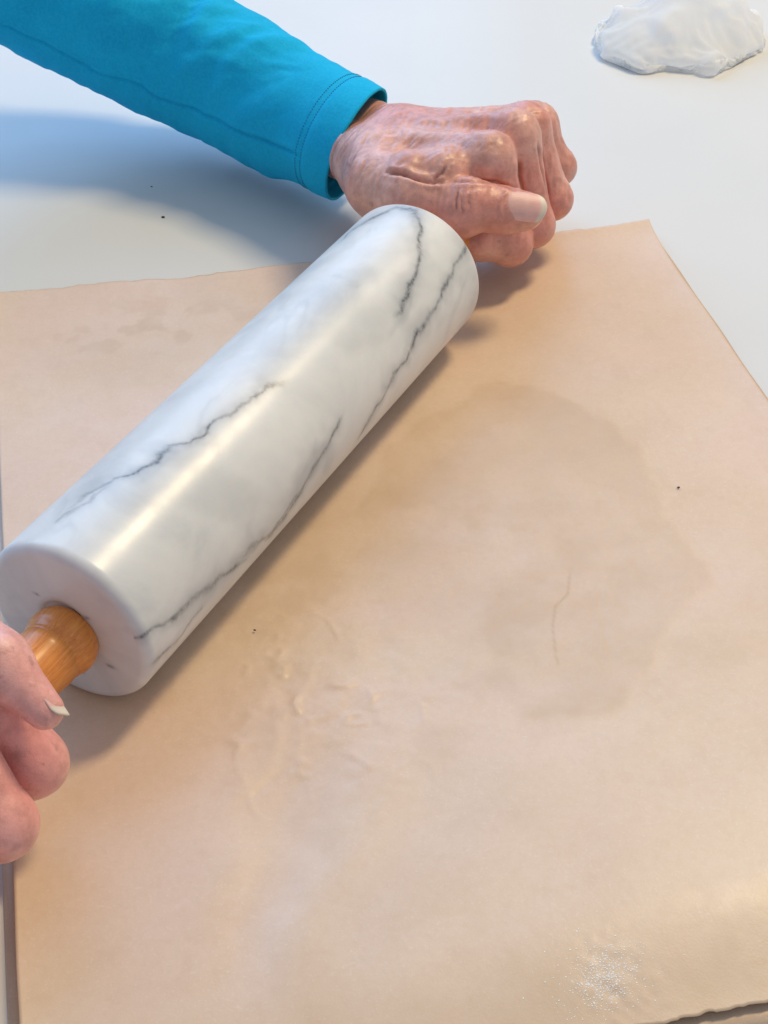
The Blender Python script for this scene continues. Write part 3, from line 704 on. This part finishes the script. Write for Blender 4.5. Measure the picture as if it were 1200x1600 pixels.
# ------------------------------------------------------------------ crumpled tissue
def crumple(oa, od, n=64, sp=2.3, steps=260, seed=3):
    # a square sheet is gathered between a shrinking shell and a few lumps: it buckles into real folds
    rng = np.random.default_rng(seed)
    gx, gy = np.meshgrid(np.arange(n)*sp, np.arange(n)*sp, indexing='ij'); gx = gx-gx.mean(); gy = gy-gy.mean()
    f = np.zeros((n, n))
    for k in range(14):
        a = rng.random()*2*np.pi; q = 2*np.pi/(22+50*rng.random())
        f += (3.0+4.5*rng.random())*np.sin(q*(gx*np.cos(a)+gy*np.sin(a))+rng.random()*6.3)
    P = np.stack([gx, gy*0.9, 4+46*np.exp(-((gx/44)**2+(gy/40)**2))+f], -1)
    offs = [((1, 0), sp, 1.0), ((0, 1), sp, 1.0), ((1, 1), sp*2**.5, 0.6), ((1, -1), sp*2**.5, 0.6), ((2, 0), 2*sp, 0.03), ((0, 2), 2*sp, 0.03)]
    for it in range(steps):
        g = min(1, it/(steps*0.72)); phi = np.arctan2(P[..., 1], P[..., 0]); pr = np.interp(phi, oa, od); rx = 125+(pr-125)*g; ry = 120+(pr-120)*g; rz = (60+(44-60)*g)*(1-0.5*g*np.exp(-((P[..., 0]+21)/4.5)**2))*(1-0.22*g*np.exp(-((P[..., 0]-22)/4)**2))
        d = np.sqrt((P[..., 0]/rx)**2+(P[..., 1]/ry)**2+(np.maximum(P[..., 2], 0)/rz)**2)
        sc = np.where(d > 1, 1+(1/np.maximum(d, 1e-6)-1)*0.35, 1)
        P[..., 0] *= sc; P[..., 1] *= sc; P[..., 2] = np.where(P[..., 2] > 0, P[..., 2]*sc, P[..., 2])-0.05
        for (cx, cy, ax_, ay_, az_) in ((-34, 3, 5, 6, 23), (-30, -6, 5, 5, 17), (-6, 8, 8, 7, 39), (10, 2, 9, 6, 41), (-4, -8, 6, 5, 24), (14, -14, 6, 5, 15), (28, 4, 6, 8, 29), (40, -2, 5, 6, 15)):
            e = np.sqrt(((P[..., 0]-cx)/ax_)**2+((P[..., 1]-cy)/ay_)**2+(P[..., 2]/az_)**2)+1e-6
            q = np.where(e < 1, 1+(1/e-1)*0.4*min(1, it/60), 1)
            P[..., 0] = cx+(P[..., 0]-cx)*q; P[..., 1] = cy+(P[..., 1]-cy)*q; P[..., 2] *= q
        for sub in range(7):
            A = np.zeros_like(P); Wt = np.zeros((n, n, 1))
            for (i, j), L, k in offs:
                s0 = (slice(0, n-i), slice(max(0, -j), n-max(0, j))); s1 = (slice(i, n), slice(max(0, j), n+min(0, j)))
                D = P[s1]-P[s0]; l = np.sqrt((D**2).sum(-1, keepdims=True))+1e-9; cc = D*(0.5*k*(1-L/l))
                A[s0] += cc; A[s1] -= cc; Wt[s0] += k; Wt[s1] += k
            P = P+A/Wt*1.5; P[..., 2] = np.maximum(P[..., 2], 0.3)
    return P
def tissue():
    c = at(1062, 70, -1.6)
    out = [(at(px_, py_, -1.6)-c)[:2] for px_, py_ in ((931, 46), (927, 70), (938, 94), (1000, 119), (1050, 112), (1116, 122), (1150, 104), (1196, 80), (1186, 50), (1140, 30), (1050, 16), (980, 22))]
    oa = np.array([math.atan2(y, x) for x, y in out]); od = np.array([math.hypot(x, y) for x, y in out]); k = np.argsort(oa); oa, od = oa[k], od[k]
    fine = np.linspace(-math.pi, math.pi, 721); px_ = np.concatenate([[oa[-1]-2*math.pi], oa, [oa[0]+2*math.pi]]); pd = np.concatenate([[od[-1]], od, [od[0]]])
    X = pd*np.cos(px_); Y = pd*np.sin(px_); rad = []
    for f in fine:                         # straight sides between the corners
        i = min(max(int(np.searchsorted(px_, f))-1, 0), len(px_)-2); dx = X[i+1]-X[i]; dy = Y[i+1]-Y[i]
        rad.append((X[i]*dy-Y[i]*dx)/(math.cos(f)*dy-math.sin(f)*dx))
    P = crumple(fine, np.array(rad)); n = P.shape[0]
    N = np.cross(np.gradient(P, axis=0), np.gradient(P, axis=1)); N /= np.linalg.norm(N, axis=-1, keepdims=True)+1e-9
    P = P[3:-3, 3:-3]; N = N[3:-3, 3:-3]; n = P.shape[0]; fold = 0
    for k in range(9):                     # sharp pleats running over the lump
        a_ = k*2.4; t_ = P[..., 0]*math.cos(a_)+P[..., 1]*math.sin(a_)*1.3+0.6*P[..., 2]+4*noise2(P[..., 0]/12+k, P[..., 2]/12, 5+k)-(hash2(np.array([k]), np.array([3]), 2)[0]-0.5)*50
        fold = fold+2.6*np.clip(1-np.abs(t_)/(2.2+3.5*(k % 3)), 0, 1)*sstep(0.0, 0.35, noise2(P[..., 1]/17+k*3, P[..., 2]/17, 40+k)+0.18)
    P = P+N*(fold+1.5*(0.25-np.abs(noise3(P[..., 0]/6, P[..., 1]/6, P[..., 2]/6, 3))))[..., None]*sstep(1, 7, P[..., 2])[..., None]
    o = mesh_obj('tissue', (P+c).reshape(-1, 3), grid_faces(n, n), TISSUE)
    m = o.modifiers.new('smooth', 'SUBSURF'); m.levels = 1; m.render_levels = 1
    tag(o, 'crumpled white paper tissue lying on the table behind the fist', 'tissue')
tissue()

# ------------------------------------------------------------------ white flecks added to imitate a lamp glint on the near edge of the paper
def glint_flecks():
    rng = np.random.default_rng(12); V = []; F = []
    for i in range(1700):
        k = rng.random() < 0.7
        du, dw = rng.normal(0, (4.2, 4.0) if k else (7.5, 6.0)); u = 106+du+0.25*dw; w = 209.5+dw
        z = float(z_upper(np.array([u]), np.array([w]))[0]); c = np.array([u*PU[0]+w*PW[0], u*PU[1]+w*PW[1], z+0.03]); r = 0.06+0.20*rng.random()**2.5
        b = len(V); a0 = rng.random()*6.28
        for q in range(4): V.append(c+np.array([math.cos(a0+q*1.57), math.sin(a0+q*1.57), 0])*r*(0.6+0.8*rng.random()))
        V.append(c+np.array([0, 0, r*0.22]))
        F += [(b, b+1, b+4), (b+1, b+2, b+4), (b+2, b+3, b+4), (b+3, b, b+4)]
    o = mesh_obj('glint_flecks', V, F, GLINT, smooth=False); o['kind'] = 'stuff'
    tag(o, 'small patch of white flecks added as a lamp glint near the near edge of the baking paper', 'glint_flecks')
glint_flecks()

# ------------------------------------------------------------------ crumbs
def crumb(px, py, z, size, label, mat=CRUMB, seed=0):
    rng = np.random.default_rng(seed); p = at(px, py, z); V = []; F = []
    for i in range(5):
        for j in range(7):
            a = i/4*math.pi; b = j/7*2*math.pi; k = size*(0.7+0.6*rng.random())
            V.append(p+np.array([k*math.sin(a)*math.cos(b)*1.3, k*math.sin(a)*math.sin(b), size*0.6*math.cos(a)+size*0.4]))
    for i in range(4):
        for j in range(7):
            j2 = (j+1) % 7; F.append((i*7+j, (i+1)*7+j, (i+1)*7+j2, i*7+j2))
    o = mesh_obj('crumb', V, F, mat); tag(o, label, 'crumb', 'dark crumbs')
crumb(255, 340, -1.6, 0.75, 'dark crumb on the bare table in the shade of the sleeve, the largest', seed=1)
crumb(237, 292, -1.6, 0.4, 'tiny dark crumb on the bare table nearest the sleeve', seed=2)
crumb(1060, 762, 0.9, 0.45, 'tiny dark crumb alone on the right side of the baking paper', seed=3)
crumb(398, 985, 1.2, 0.35, 'tiny dark crumb on the paper beside the middle of the near pin end', seed=4)
crumb(118, 1461, 1.5, 0.4, 'tiny dark crumb at the lower left of the baking paper', seed=5)
crumb(300, 1420, 1.5, 0.35, 'tiny dark crumb on the paper right of the lower left crumb', seed=6)
